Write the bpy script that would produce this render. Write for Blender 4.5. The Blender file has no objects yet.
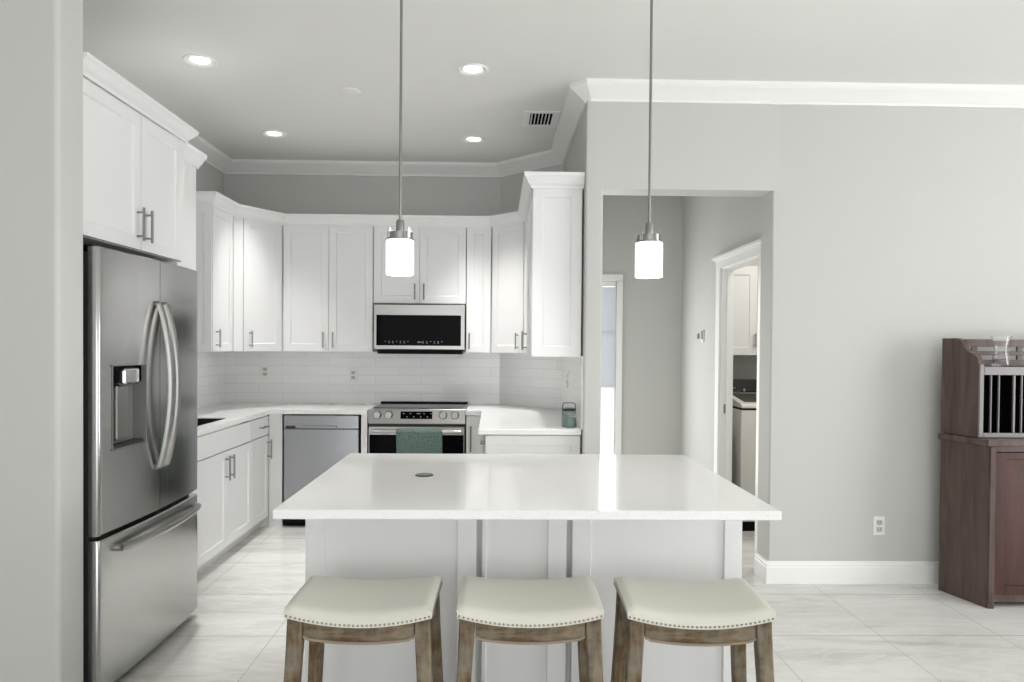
import bpy, bmesh, math, random
from math import sin, cos, pi, radians
from mathutils import Vector, Matrix

random.seed(7)
SC = bpy.context.scene
COL = SC.collection

# ------------------------------------------------------------------ camera
F_PX, YAW, PITCH, ROLL, CY, CAM_H = 729.067, 0.0214925, 0.0145515, 0.0078122, 356.71, 1.42653
_rx = Vector((cos(YAW), -sin(YAW), 0)); _fw = Vector((sin(YAW), cos(YAW), 0)); _zz = Vector((0, 0, 1))
_f = _fw * cos(PITCH) - _zz * sin(PITCH); _u = _fw * sin(PITCH) + _zz * cos(PITCH)
_R = _rx * cos(ROLL) + _u * sin(ROLL); _U = _u * cos(ROLL) - _rx * sin(ROLL)
cam_data = bpy.data.cameras.new('camera')
cam = bpy.data.objects.new('camera', cam_data); COL.objects.link(cam)
cam.matrix_world = Matrix(((_R.x, _U.x, -_f.x, 0), (_R.y, _U.y, -_f.y, 0), (_R.z, _U.z, -_f.z, CAM_H), (0, 0, 0, 1)))
cam_data.sensor_width = 36; cam_data.lens = F_PX / 1024 * 36
cam_data.shift_y = (CY - 341) / 1024
cam_data.clip_start = 0.05
SC.camera = cam

# ------------------------------------------------------------------ light and exposure
SC.view_settings.view_transform = 'Standard'; SC.view_settings.look = 'None'
SC.view_settings.gamma = 1; SC.view_settings.use_curve_mapping = False
SC.view_settings.exposure = 0.6
SC.cycles.use_denoising = True
SC.cycles.max_bounces = 12; SC.cycles.diffuse_bounces = 6; SC.cycles.glossy_bounces = 6
SC.cycles.sample_clamp_indirect = 6
world = bpy.data.worlds.new('world'); SC.world = world; world.use_nodes = True
wb = world.node_tree.nodes['Background']; wb.inputs[0].default_value = (0.96, 0.98, 1, 1); wb.inputs[1].default_value = 1.15

def area_light(name, loc, direction, sx, sy, power, colour=(1, 1, 1)):
    d = bpy.data.lights.new(name, 'AREA'); d.shape = 'RECTANGLE'; d.size = sx; d.size_y = sy
    d.energy = power; d.color = colour
    o = bpy.data.objects.new(name, d); COL.objects.link(o); o.location = loc
    o.rotation_euler = Vector(direction).to_track_quat('-Z', 'Z').to_euler()
    return o
# daylight through the sliders behind the camera and the windows on the right-hand side of the great room
area_light('daylight_sliders', (0.2, -3.86, 1.35), (0, 1, 0), 5.4, 2.3, 38, (0.98, 0.985, 1))
area_light('daylight_windows', (6.36, 0.9, 1.3), (-1, 0, 0), 5.0, 2.3, 165, (0.98, 0.985, 1))
area_light('daylight_entry', (0.88, 6.60, 1.1), (0, -1, 0), 0.4, 1.9, 13, (1, 1, 1))

# recessed ceiling lights: the four in view, then unseen fill spots added behind and beside the camera
DOWNLIGHTS = [(-1.648, 4.087), (-0.144, 4.154), (-1.664, 5.480), (-0.182, 5.552)]
FILL_SPOTS_BEHIND = [(-0.9, 0.6), (1.2, 0.6), (3.2, 1.2), (3.2, 2.9), (-0.9, -1.6), (1.2, -1.6), (3.4, -1.6), (5.2, 2.0)]
def spot_light(x, y, power, cone=104, blend=1.0):
    d = bpy.data.lights.new('downlight_and_fill_beam', 'SPOT'); d.energy = power; d.spot_size = radians(cone); d.spot_blend = blend
    d.shadow_soft_size = 0.07; d.color = (1, 0.985, 0.96)
    o = bpy.data.objects.new('downlight_and_fill_beam', d); COL.objects.link(o); o.location = (x, y, 2.975)
for x, y in DOWNLIGHTS:
    if y > 5: spot_light(x, y, 92 if x < -1 else 145, 60, 1.0)
    else: spot_light(x, y, 130 if x < -1 else 112, 66 if x < -1 else 58, 0.9)
for x, y in FILL_SPOTS_BEHIND: spot_light(x, y, 34)

# ------------------------------------------------------------------ geometry helpers
class MB:
    """collects shapes into one bmesh"""
    def __init__(self, xf=None):
        self.bm = bmesh.new(); self.xf = xf
    def _v(self, p):
        p = Vector(p)
        return self.bm.verts.new(self.xf @ p if self.xf else p)
    def face(self, vs):
        try: return self.bm.faces.new(vs)
        except ValueError: return None
    def box(self, x0, x1, y0, y1, z0, z1, bev=0.0, seg=1):
        v = [self._v(p) for p in ((x0,y0,z0),(x1,y0,z0),(x1,y1,z0),(x0,y1,z0),(x0,y0,z1),(x1,y0,z1),(x1,y1,z1),(x0,y1,z1))]
        fs = [self.face([v[i] for i in f]) for f in ((3,2,1,0),(4,5,6,7),(0,1,5,4),(1,2,6,5),(2,3,7,6),(3,0,4,7))]
        if bev > 0:
            es = list({e for f in fs for e in f.edges})
            bmesh.ops.bevel(self.bm, geom=es, offset=bev, segments=seg, affect='EDGES', profile=0.5)
        return self
    def prism(self, poly, z0, z1, bev=0.0):
        a = [self._v((p[0], p[1], z0)) for p in poly]; b = [self._v((p[0], p[1], z1)) for p in poly]
        fs = [self.face(a[::-1]), self.face(b)]
        n = len(poly)
        for i in range(n): fs.append(self.face([a[i], a[(i+1)%n], b[(i+1)%n], b[i]]))
        if bev > 0:
            es = list({e for f in (fs[0], fs[1]) for e in f.edges})
            bmesh.ops.bevel(self.bm, geom=es, offset=bev, segments=2, affect='EDGES', profile=0.5)
        return self
    def extrude(self, poly3, vec):
        """closed planar polygon of 3D points pushed along vec"""
        vec = Vector(vec)
        a = [self._v(p) for p in poly3]; b = [self._v(Vector(p) + vec) for p in poly3]
        self.face(a[::-1]); self.face(b); n = len(a)
        for i in range(n): self.face([a[i], a[(i+1)%n], b[(i+1)%n], b[i]])
        return self
    def tube(self, pts, r, seg=12, caps=True, flat=1.0):
        """round bar along points; r a number or list; flat squashes one axis"""
        pts = [Vector(p) for p in pts]; n = len(pts)
        rs = r if isinstance(r, (list, tuple)) else [r] * n
        rings = []; prev = None
        for i, p in enumerate(pts):
            t = (pts[min(i+1, n-1)] - pts[max(i-1, 0)]).normalized()
            if prev is None:
                a = Vector((0, 0, 1)) if abs(t.z) < 0.9 else Vector((1, 0, 0))
                u = t.cross(a).normalized()
            else:
                u = (prev - t * prev.dot(t)).normalized()
            prev = u; w = t.cross(u)
            rings.append([self._v(p + (u * cos(2*pi*k/seg) + w * sin(2*pi*k/seg) * flat) * rs[i]) for k in range(seg)])
        for i in range(n - 1):
            for k in range(seg):
                self.face([rings[i][k], rings[i][(k+1)%seg], rings[i+1][(k+1)%seg], rings[i+1][k]])
        if caps:
            self.face(rings[0][::-1]); self.face(rings[-1])
        return self
    def lathe(self, prof, c=(0, 0, 0), seg=32, closed=False, axis='z'):
        """profile of (r, h) spun about an axis through c"""
        rings = []
        for r, h in prof:
            if r < 1e-6:
                rings.append([self._v(self._ax(c, 0, 0, h, axis))])
            else:
                rings.append([self._v(self._ax(c, r*cos(2*pi*k/seg), r*sin(2*pi*k/seg), h, axis)) for k in range(seg)])
        m = len(rings)
        for i in range(m if closed else m - 1):
            A, B = rings[i], rings[(i+1) % m]
            for k in range(seg):
                if len(A) == 1 and len(B) == 1: continue
                if len(A) == 1: self.face([A[0], B[k], B[(k+1)%seg]])
                elif len(B) == 1: self.face([A[k], A[(k+1)%seg], B[0]])
                else: self.face([A[k], A[(k+1)%seg], B[(k+1)%seg], B[k]])
        return self
    @staticmethod
    def _ax(c, a, b, h, axis):
        if axis == 'z': return (c[0]+a, c[1]+b, c[2]+h)
        if axis == 'y': return (c[0]+a, c[1]+h, c[2]+b)
        return (c[0]+h, c[1]+a, c[2]+b)
    def sweep(self, path, prof):
        """profile (d, z) carried along a flat path, d measured to the right of travel, mitred corners"""
        P = [Vector((p[0], p[1])) for p in path]; n = len(P); rows = []
        for i in range(n):
            ns = []
            if i > 0: t = (P[i]-P[i-1]).normalized(); ns.append(Vector((t.y, -t.x)))
            if i < n-1: t = (P[i+1]-P[i]).normalized(); ns.append(Vector((t.y, -t.x)))
            m = ns[0] if len(ns) == 1 else (ns[0]+ns[1]) / (1 + ns[0].dot(ns[1]))
            rows.append([self._v((P[i].x+m.x*d, P[i].y+m.y*d, z)) for d, z in prof])
        k = len(prof)
        for i in range(n-1):
            for j in range(k):
                self.face([rows[i][j], rows[i][(j+1)%k], rows[i+1][(j+1)%k], rows[i+1][j]])
        self.face(rows[0][::-1]); self.face(rows[-1])
        return self
    def shaker(self, w, h, t=0.02, l=0.058, r=0.058, tp=0.058, bt=0.058, rec=0.009):
        """panelled door: x along the width, y outwards, z up"""
        s = 0.004
        O = [self._v(p) for p in ((0,t,0),(w,t,0),(w,t,h),(0,t,h))]
        I = [self._v(p) for p in ((l,t,bt),(w-r,t,bt),(w-r,t,h-tp),(l,t,h-tp))]
        J = [self._v(p) for p in ((l+s,t-rec,bt+s),(w-r-s,t-rec,bt+s),(w-r-s,t-rec,h-tp-s),(l+s,t-rec,h-tp-s))]
        B = [self._v(p) for p in ((0,0,0),(w,0,0),(w,0,h),(0,0,h))]
        for i in range(4):
            j = (i+1) % 4
            self.face([O[i], O[j], I[j], I[i]]); self.face([I[i], I[j], J[j], J[i]]); self.face([B[i], B[j], O[j], O[i]])
        self.face(J); self.face(B[::-1])
        return self
    def mesh(self, name, mat, off=None, smooth=False, angle=35):
        if off is not None: bmesh.ops.translate(self.bm, verts=self.bm.verts[:], vec=-Vector(off))
        bmesh.ops.recalc_face_normals(self.bm, faces=self.bm.faces[:])
        me = bpy.data.meshes.new(name); self.bm.to_mesh(me); self.bm.free()
        me.materials.append(mat)
        if smooth:
            for p in me.polygons: p.use_smooth = True
            try: me.set_sharp_from_angle(angle=radians(angle))
            except Exception: pass
        return me

def root_loc(o):
    while o.parent: o = o.parent
    return o.location
def thing(name, label, cat, loc, group=None, rz=0):
    o = bpy.data.objects.new(name, None); COL.objects.link(o); o.empty_display_size = 0.1
    o.location = loc; o.rotation_euler = (0, 0, rz); o['label'] = label; o['category'] = cat
    if group: o['group'] = group
    return o
def part(name, mb, mat, parent, smooth=False, local=False, label=None, angle=35):
    o = bpy.data.objects.new(name, mb.mesh(name, mat, None if local else root_loc(parent), smooth, angle))
    COL.objects.link(o); o.parent = parent
    if label: o['label'] = label
    return o
def single(name, mb, mat, label, cat, group=None, smooth=False, loc=None):
    o = bpy.data.objects.new(name, mb.mesh(name, mat, loc, smooth)); COL.objects.link(o)
    if loc is not None: o.location = loc
    o['label'] = label; o['category'] = cat
    if group: o['group'] = group
    return o
def struct(name, mb, mat, smooth=False, parent=None):
    o = bpy.data.objects.new(name, mb.mesh(name, mat, None, smooth)); COL.objects.link(o); o['kind'] = 'structure'
    if parent: o.parent = parent
    return o
def dup(o, loc, label, rz=None):
    r = o.copy(); COL.objects.link(r); r.location = loc; r['label'] = label
    if rz is not None: r.rotation_euler = (0, 0, rz)
    for ch in list(o.children):
        c = ch.copy(); COL.objects.link(c); c.parent = r
        for g in list(ch.children):
            d = g.copy(); COL.objects.link(d); d.parent = c
    return r
def frame(o, u, n):
    u = Vector(u).normalized(); n = Vector(n).normalized()
    return Matrix(((u.x, n.x, 0, o[0]), (u.y, n.y, 0, o[1]), (0, 0, 1, o[2]), (0, 0, 0, 1)))

# ------------------------------------------------------------------ materials
def srgb(r, g, b):
    f = lambda c: (c/255/12.92) if c/255 <= 0.04045 else ((c/255+0.055)/1.055)**2.4
    return (f(r), f(g), f(b), 1)
def mat(name, col, rough=0.5, metal=0.0, spec=0.5, emit=None, estr=0.0, trans=0.0, ior=1.45, coat=0.0, alpha=1.0):
    m = bpy.data.materials.new(name); m.use_nodes = True
    b = m.node_tree.nodes['Principled BSDF']
    b.inputs['Base Color'].default_value = col; b.inputs['Roughness'].default_value = rough
    b.inputs['Metallic'].default_value = metal; b.inputs['Specular IOR Level'].default_value = spec
    b.inputs['IOR'].default_value = ior; b.inputs['Transmission Weight'].default_value = trans
    b.inputs['Coat Weight'].default_value = coat; b.inputs['Alpha'].default_value = alpha
    if emit: b.inputs['Emission Color'].default_value = emit; b.inputs['Emission Strength'].default_value = estr
    return m
def nt(m): return m.node_tree.nodes, m.node_tree.links, m.node_tree.nodes['Principled BSDF']
def coords(m, scale=(1, 1, 1), rot=(0, 0, 0), which='Object'):
    N, L, _ = nt(m); tc = N.new('ShaderNodeTexCoord'); mp = N.new('ShaderNodeMapping')
    mp.inputs['Scale'].default_value = scale; mp.inputs['Rotation'].default_value = rot
    L.new(tc.outputs[which], mp.inputs[0]); return mp.outputs[0]
def noise(m, vec, scale=5, detail=4, rough=0.5, dist=0.0):
    N, L, _ = nt(m); n = N.new('ShaderNodeTexNoise'); L.new(vec, n.inputs['Vector'])
    n.inputs['Scale'].default_value = scale; n.inputs['Detail'].default_value = detail
    n.inputs['Roughness'].default_value = rough; n.inputs['Distortion'].default_value = dist
    return n.outputs['Fac']
def ramp(m, fac, stops):
    N, L, _ = nt(m); r = N.new('ShaderNodeValToRGB'); L.new(fac, r.inputs[0])
    e = r.color_ramp.elements
    while len(e) < len(stops): e.new(0.5)
    for i, (p, c) in enumerate(stops): e[i].position = p; e[i].color = c
    return r.outputs[0]
def bump(m, fac, strength=0.1, dist=0.01):
    N, L, b = nt(m); n = N.new('ShaderNodeBump'); L.new(fac, n.inputs['Height'])
    n.inputs['Strength'].default_value = strength; n.inputs['Distance'].default_value = dist
    L.new(n.outputs[0], b.inputs['Normal'])
def base(m, col): nt(m)[1].new(col, nt(m)[2].inputs['Base Color'])
def mixc(m, fac, a, b_):
    N, L, _ = nt(m); x = N.new('ShaderNodeMix'); x.data_type = 'RGBA'
    for val, idx in ((fac, 0), (a, 6), (b_, 7)):
        if hasattr(val, 'links'): L.new(val, x.inputs[idx])
        else: x.inputs[idx].default_value = val
    return x.outputs[2]

def paint(name, col, rough=0.6):
    m = mat(name, col, rough, spec=0.3); v = coords(m)
    bump(m, noise(m, v, 180, 3), 0.04, 0.002); return m
M = {}
M['wall'] = paint('wall_paint', srgb(199, 199, 196)); M['ceiling'] = paint('ceiling_paint', srgb(230, 230, 228), 0.75)
M['trim'] = mat('trim_white', srgb(240, 240, 238), 0.35)
M['cab'] = mat('cabinet_white', srgb(232, 232, 232), 0.32)
M['cab_in'] = mat('cabinet_carcass', srgb(232, 232, 230), 0.45)
M['toe'] = mat('toe_kick_white', srgb(225, 225, 223), 0.5)
M['nickel'] = mat('brushed_nickel', srgb(150, 149, 146), 0.3, 1.0)
M['chrome'] = mat('chrome', srgb(205, 205, 205), 0.12, 1.0)
M['black'] = mat('black_plastic', srgb(12, 12, 13), 0.45, spec=0.15)
M['blackglass'] = mat('black_glass', srgb(4, 4, 5), 0.06, spec=0.04)
M['darkgrey'] = mat('dark_grey_paint', srgb(52, 50, 49), 0.45)
M['void'] = mat('duct_black', srgb(6, 6, 6), 0.9, spec=0.0)
M['plate'] = mat('plate_white', srgb(236, 236, 234), 0.35)
M['socket'] = mat('socket_grey', srgb(196, 196, 194), 0.4); M['slot'] = mat('slot_grey', srgb(95, 95, 95), 0.5)
M['mark'] = mat('printed_marks', srgb(150, 150, 150), 0.5)
M['greyplastic'] = mat('grey_plastic', srgb(120, 120, 118), 0.4)
M['washer'] = mat('washer_enamel', srgb(222, 220, 215), 0.25)
M['sink'] = mat('black_composite', srgb(24, 25, 27), 0.35)

def steel(name, col, rough, along):
    m = mat(name, col, rough, 1.0); v = coords(m, along)
    N, L, b = nt(m); f = noise(m, v, 1, 3, 0.6)
    mr = N.new('ShaderNodeMapRange'); L.new(f, mr.inputs[0])
    mr.inputs['To Min'].default_value = rough - 0.05; mr.inputs['To Max'].default_value = rough + 0.07
    L.new(mr.outputs[0], b.inputs['Roughness']); bump(m, f, 0.006, 0.001); return m
M['fridge'] = steel('fridge_steel', srgb(184, 184, 183), 0.19, (300, 300, 1.5))
M['steel'] = steel('appliance_steel', srgb(160, 159, 156), 0.3, (2, 2, 300))
M['knob'] = mat('knob_steel', srgb(170, 169, 166), 0.35, 1.0)
M['dwsteel'] = mat('dishwasher_steel', srgb(172, 173, 176), 0.33, 1.0)

m = mat('quartz_white', srgb(236, 236, 235), 0.09, spec=0.5); v = coords(m)
base(m, ramp(m, noise(m, v, 260, 2, 0.6), [(0.0, srgb(205, 205, 203)), (0.36, srgb(230, 230, 228)), (0.42, srgb(238, 238, 237)), (1, srgb(243, 243, 242))]))
M['quartz'] = m

m = mat('floor_porcelain', srgb(205, 204, 200), 0.14, spec=0.5)
N, L, b = nt(m); v = coords(m, which='Object')
va = coords(m, (0.55, 2.6, 1), (0, 0, 0.22)); vb = coords(m, (1.3, 5.5, 1), (0, 0, -0.35))
n1 = ramp(m, noise(m, va, 1.3, 7, 0.62, 1.6), [(0.3, srgb(190, 188, 183)), (0.5, srgb(212, 211, 207)), (0.68, srgb(222, 221, 218))])
n2 = ramp(m, noise(m, vb, 1.1, 6, 0.6, 2.2), [(0.47, (0, 0, 0, 1)), (0.51, (1, 1, 1, 1)), (0.56, (0, 0, 0, 1))])
mx = mixc(m, 0.0, n1, srgb(228, 228, 226))
mul = N.new('ShaderNodeMath'); mul.operation = 'MULTIPLY'; L.new(n2, mul.inputs[0]); mul.inputs[1].default_value = 0.4
L.new(mul.outputs[0], mx.node.inputs[0])
sep = N.new('ShaderNodeSeparateXYZ'); L.new(v, sep.inputs[0])
def line(sock, off, hw):
    a = N.new('ShaderNodeMath'); a.operation = 'SUBTRACT'; L.new(sock, a.inputs[0]); a.inputs[1].default_value = off - 0.3
    w = N.new('ShaderNodeMath'); w.operation = 'WRAP'; L.new(a.outputs[0], w.inputs[0]); w.inputs[1].default_value = 0.6; w.inputs[2].default_value = 0
    s = N.new('ShaderNodeMath'); s.operation = 'SUBTRACT'; L.new(w.outputs[0], s.inputs[0]); s.inputs[1].default_value = 0.3
    ab = N.new('ShaderNodeMath'); ab.operation = 'ABSOLUTE'; L.new(s.outputs[0], ab.inputs[0])
    lt = N.new('ShaderNodeMath'); lt.operation = 'LESS_THAN'; L.new(ab.outputs[0], lt.inputs[0]); lt.inputs[1].default_value = hw
    return lt.outputs[0]
mxl = N.new('ShaderNodeMath'); mxl.operation = 'MAXIMUM'; L.new(line(sep.outputs[0], -1.08, 0.0018), mxl.inputs[0]); L.new(line(sep.outputs[1], 4.168, 0.0034), mxl.inputs[1])
base(m, mixc(m, mxl.outputs[0], mx, srgb(168, 167, 163)))
M['floor'] = m

m = mat('splash_tile', srgb(240, 241, 240), 0.08, spec=0.6)
N, L, b = nt(m); v = coords(m); sep = N.new('ShaderNodeSeparateXYZ'); L.new(v, sep.inputs[0])
sub = N.new('ShaderNodeMath'); sub.operation = 'SUBTRACT'; L.new(sep.outputs[0], sub.inputs[0]); L.new(sep.outputs[1], sub.inputs[1])
cmb = N.new('ShaderNodeCombineXYZ'); L.new(sub.outputs[0], cmb.inputs[0]); L.new(sep.outputs[2], cmb.inputs[1])
bk = N.new('ShaderNodeTexBrick'); L.new(cmb.outputs[0], bk.inputs['Vector'])
bk.inputs['Scale'].default_value = 1; bk.inputs['Brick Width'].default_value = 0.4; bk.inputs['Row Height'].default_value = 0.0775
bk.inputs['Mortar Size'].default_value = 0.0018; bk.inputs['Mortar Smooth'].default_value = 0.2
bk.inputs['Color1'].default_value = srgb(244, 245, 244); bk.inputs['Color2'].default_value = srgb(239, 240, 239); bk.inputs['Mortar'].default_value = srgb(222, 222, 220)
base(m, bk.outputs['Color'])
wv = noise(m, coords(m, (4, 4, 14)), 1.6, 2, 0.5); ad = N.new('ShaderNodeMath'); ad.operation = 'MULTIPLY_ADD'
L.new(bk.outputs['Fac'], ad.inputs[0]); ad.inputs[1].default_value = -0.35; L.new(wv, ad.inputs[2]); bump(m, ad.outputs[0], 0.12, 0.01)
M['tile'] = m

def weathered(name, grain):
    m = mat(name, srgb(140, 120, 98), 0.6, spec=0.3)
    v = coords(m, grain); w = coords(m, (9, 9, 9))
    g = ramp(m, noise(m, v, 1.4, 6, 0.65, 0.6), [(0.25, srgb(44, 35, 25)), (0.5, srgb(98, 79, 55)), (0.75, srgb(142, 126, 102))])
    base(m, mixc(m, ramp(m, noise(m, w, 1.6, 4, 0.6), [(0.40, (0, 0, 0, 1)), (0.66, (0.6, 0.6, 0.6, 1))]), g, srgb(136, 134, 122)))
    bump(m, noise(m, v, 2, 5), 0.25, 0.003); return m
M['oak'] = weathered('weathered_oak', (26, 26, 3.2)); M['oak_h'] = weathered('weathered_oak_rail', (3.2, 26, 26))
m = mat('oak_bead', srgb(140, 126, 106), 0.55); M['bead'] = m
m = mat('cream_leather', srgb(210, 208, 197), 0.42, spec=0.4); bump(m, noise(m, coords(m), 420, 3), 0.12, 0.001); M['leather'] = m
M['nail'] = mat('nailhead_pewter', srgb(150, 146, 136), 0.4, 0.8)

def wood(name, dark, lite, rough=0.25):
    m = mat(name, lite, rough, spec=0.4, coat=0.12); v = coords(m, (14, 14, 1.3))
    base(m, ramp(m, noise(m, v, 1.6, 6, 0.6, 0.8), [(0.25, dark), (0.75, lite)])); return m
M['mahog'] = wood('dark_mahogany', srgb(64, 48, 43), srgb(98, 80, 74))
M['mahog_red'] = wood('red_mahogany', srgb(48, 26, 20), srgb(80, 44, 34))
M['pewter'] = mat('pewter_glare_grey', srgb(128, 124, 124), 0.4, 0.3)  # on rack frame and bars this grey paints in glare on dark wood

m = mat('towel_teal', srgb(112, 136, 128), 0.95, spec=0.1); v = coords(m)
base(m, ramp(m, noise(m, v, 90, 3, 0.7), [(0.36, srgb(72, 88, 84)), (0.46, srgb(100, 119, 112)), (0.7, srgb(114, 132, 126))]))
bump(m, noise(m, v, 300, 2), 0.5, 0.004); M['towel'] = m
M['shade'] = mat('opal_glass', srgb(250, 250, 248), 0.3, emit=(1, 0.985, 0.95, 1), estr=1.25)
M['lens'] = mat('lamp_lens', srgb(250, 250, 248), 0.4, emit=(1, 0.98, 0.94, 1), estr=4.0)
m = mat('clear_glass', (1, 1, 1, 1), 0.02, trans=1.0, ior=1.45); M['glass'] = m
m = mat('pane_glass', (1, 1, 1, 1), 0.0, trans=1.0, ior=1.01, spec=0.2); M['pane'] = m
m = mat('jar_glass', srgb(222, 232, 231), 0.03, trans=0.97, ior=1.3); M['jarglass'] = m
M['jarfill'] = mat('jar_filling', srgb(164, 176, 173), 0.5)
m = mat('blind_slats', srgb(232, 234, 238), 0.6)
N, L, b = nt(m); tr = N.new('ShaderNodeBsdfTranslucent'); tr.inputs[0].default_value = srgb(236, 238, 242); ms = N.new('ShaderNodeMixShader'); ms.inputs[0].default_value = 0.5
L.new(b.outputs[0], ms.inputs[1]); L.new(tr.outputs[0], ms.inputs[2]); L.new(ms.outputs[0], N['Material Output'].inputs['Surface']); M['blind'] = m
M['wire'] = mat('dark_wire', srgb(70, 70, 68), 0.35, 1.0)
M['hose'] = mat('hose_grey', srgb(150, 148, 142), 0.35, 0.6)

# ------------------------------------------------------------------ the room
CEIL = 2.993
XL, YB, XR, YF = -2.36, 6.36, 0.53, 4.374          # kitchen left wall, back wall, right wall, great-room end wall
struct('floor', MB().box(-4.2, 6.7, -4.2, 8.4, -0.1, 0), M['floor'])
struct('ceiling', MB().box(-4.2, 6.7, -4.2, 8.4, CEIL, CEIL + 0.12), M['ceiling'])
struct('wall_back', MB().box(XL - 0.15, 0.62, YB, YB + 0.12, 0, CEIL), M['wall'])
struct('wall_corner', MB().prism([(0.03, YB), (XR, YB - 0.5), (XR, YB)], 0, CEIL), M['wall'])
struct('wall_left', MB().box(XL - 0.15, XL, 2.858, YB, 0, CEIL), M['wall'])
# rounded end of the partition beside the fridge
pr = [(-4.2, 2.858), (-4.2, 2.70)] + [(-1.62 + 0.02*cos(a), 2.72 + 0.02*sin(a)) for a in [radians(-90 + 15*i) for i in range(7)]] + [(-1.60, 2.858)]
struct('wall_partition', MB().prism(pr, 0, CEIL), M['wall'], smooth=True)
# kitchen right wall ends as the pier beside the opening
OPEN_L, OPEN_R, OPEN_T = 0.634, 1.66, 2.376
bn = 0.012
pier = [(XR, YB), (XR, YF + bn)] + [(XR + bn + bn*cos(a), YF + bn + bn*sin(a)) for a in [radians(180 + 15*i) for i in range(7)]] \
     + [(OPEN_L - bn + bn*cos(a), YF + bn + bn*sin(a)) for a in [radians(270 + 15*i) for i in range(7)]] + [(OPEN_L, YB)]
struct('wall_right', MB().prism(pier, 0, CEIL), M['wall'], smooth=True)
end = [(6.6, YF + 0.19), (OPEN_R, YF + 0.19), (OPEN_R, YF + bn)] + [(OPEN_R + bn + bn*cos(a), YF + bn + bn*sin(a)) for a in [radians(180 + 15*i) for i in range(7)]] + [(6.6, YF)]
struct('wall_end', MB().prism(end, 0, CEIL), M['wall'], smooth=True)
struct('wall_header', MB().box(XR + 2*bn, OPEN_R + 3*bn, YF - 0.0004, YF + 0.19, OPEN_T, CEIL), M['wall'])
# hallway and laundry beyond
HB, HX = 6.66, 1.70
DL, DR = 0.70, 1.10                                # glazed door in the hall's back wall
struct('wall_hall', MB().box(0.5, DL, HB, HB + 0.12, 0, CEIL).box(DR, 3.6, HB, HB + 0.12, 0, CEIL).box(DL, DR, HB, HB + 0.12, 2.03, CEIL), M['wall'])
LY0, LY1, LZ = 4.665, 5.49, 2.03
struct('wall_laundry', MB().box(HX, HX + 0.085, YF + 0.19, LY0, 0, CEIL).box(HX, HX + 0.085, LY1, HB, 0, CEIL).box(HX, HX + 0.085, LY0, LY1, LZ, CEIL), M['wall'])
struct('wall_laundry_right', MB().box(3.4, 3.52, YF + 0.19, HB, 0, CEIL), M['wall'])
struct('wall_hall_left', MB().box(0.5, OPEN_L, YB, HB, 0, CEIL), M['wall'])
# great room shell behind the camera, with openings for the daylight
struct('wall_great_left', MB().box(-4.2, -4.05, -4.2, 2.70, 0, CEIL), M['wall'])
struct('wall_great_right', MB().box(6.45, 6.6, -4.2, -1.7, 0, CEIL).box(6.45, 6.6, 3.5, YF, 0, CEIL).box(6.45, 6.6, -1.7, 3.5, 2.5, CEIL).box(6.45, 6.6, -1.7, 3.5, 0, 0.1), M['wall'])
struct('wall_great_rear', MB().box(-4.2, -2.6, -4.1, -3.95, 0, CEIL).box(3.0, 6.6, -4.1, -3.95, 0, CEIL).box(-2.6, 3.0, -4.1, -3.95, 2.55, CEIL), M['wall'])
# ceiling crown moulding
CROWN = [(0, 2.892), (0.014, 2.892), (0.016, 2.904), (0.030, 2.914), (0.062, 2.940), (0.092, 2.960), (0.104, 2.972), (0.106, CEIL), (0, CEIL)]
struct('trim_1', MB().sweep([(XL, 2.95), (XL, YB), (0.03, YB), (XR, YB - 0.5), (XR, YF + 0.03), (XR + 0.03, YF), (6.4, YF)], CROWN), M['trim'])
# baseboards
BASE = [(0, 0), (0.017, 0), (0.017, 0.095), (0.013, 0.103), (0.013, 0.116), (0.008, 0.124), (0.006, 0.135), (0, 0.135)]
struct('baseboard_right', MB().sweep([(OPEN_R, YF + 0.19), (OPEN_R, YF), (6.4, YF)], BASE), M['trim'])
struct('baseboard_hall', MB().sweep([(DR + 0.06, HB), (HX, HB), (HX, LY1 + 0.09)], BASE), M['trim'])
# laundry door casing and jamb
cas = MB()
for y0, y1 in ((LY0 - 0.085, LY0 + 0.004), (LY1 - 0.004, LY1 + 0.085)):
    cas.box(HX - 0.018, HX, y0, y1, 0, LZ + 0.03)
cas.box(HX - 0.020, HX, LY0 - 0.085, LY1 + 0.085, LZ - 0.004, LZ + 0.055)
cas.box(HX - 0.034, HX, LY0 - 0.095, LY1 + 0.095, LZ + 0.055, LZ + 0.068)
cas.box(HX - 0.046, HX, LY0 - 0.105, LY1 + 0.105, LZ + 0.068, LZ + 0.085)
struct('trim_2', cas, M['trim'])
jb = MB().box(HX - 0.004, HX + 0.089, LY0 - 0.001, LY0 + 0.018, 0, LZ).box(HX - 0.004, HX + 0.089, LY1 - 0.018, LY1 + 0.001, 0, LZ).box(HX - 0.004, HX + 0.089, LY0, LY1, LZ - 0.018, LZ)
jb.box(HX + 0.035, HX + 0.060, LY1 - 0.030, LY1 - 0.018, 0, LZ - 0.018)
struct('trim_3', jb, M['trim'])
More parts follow.
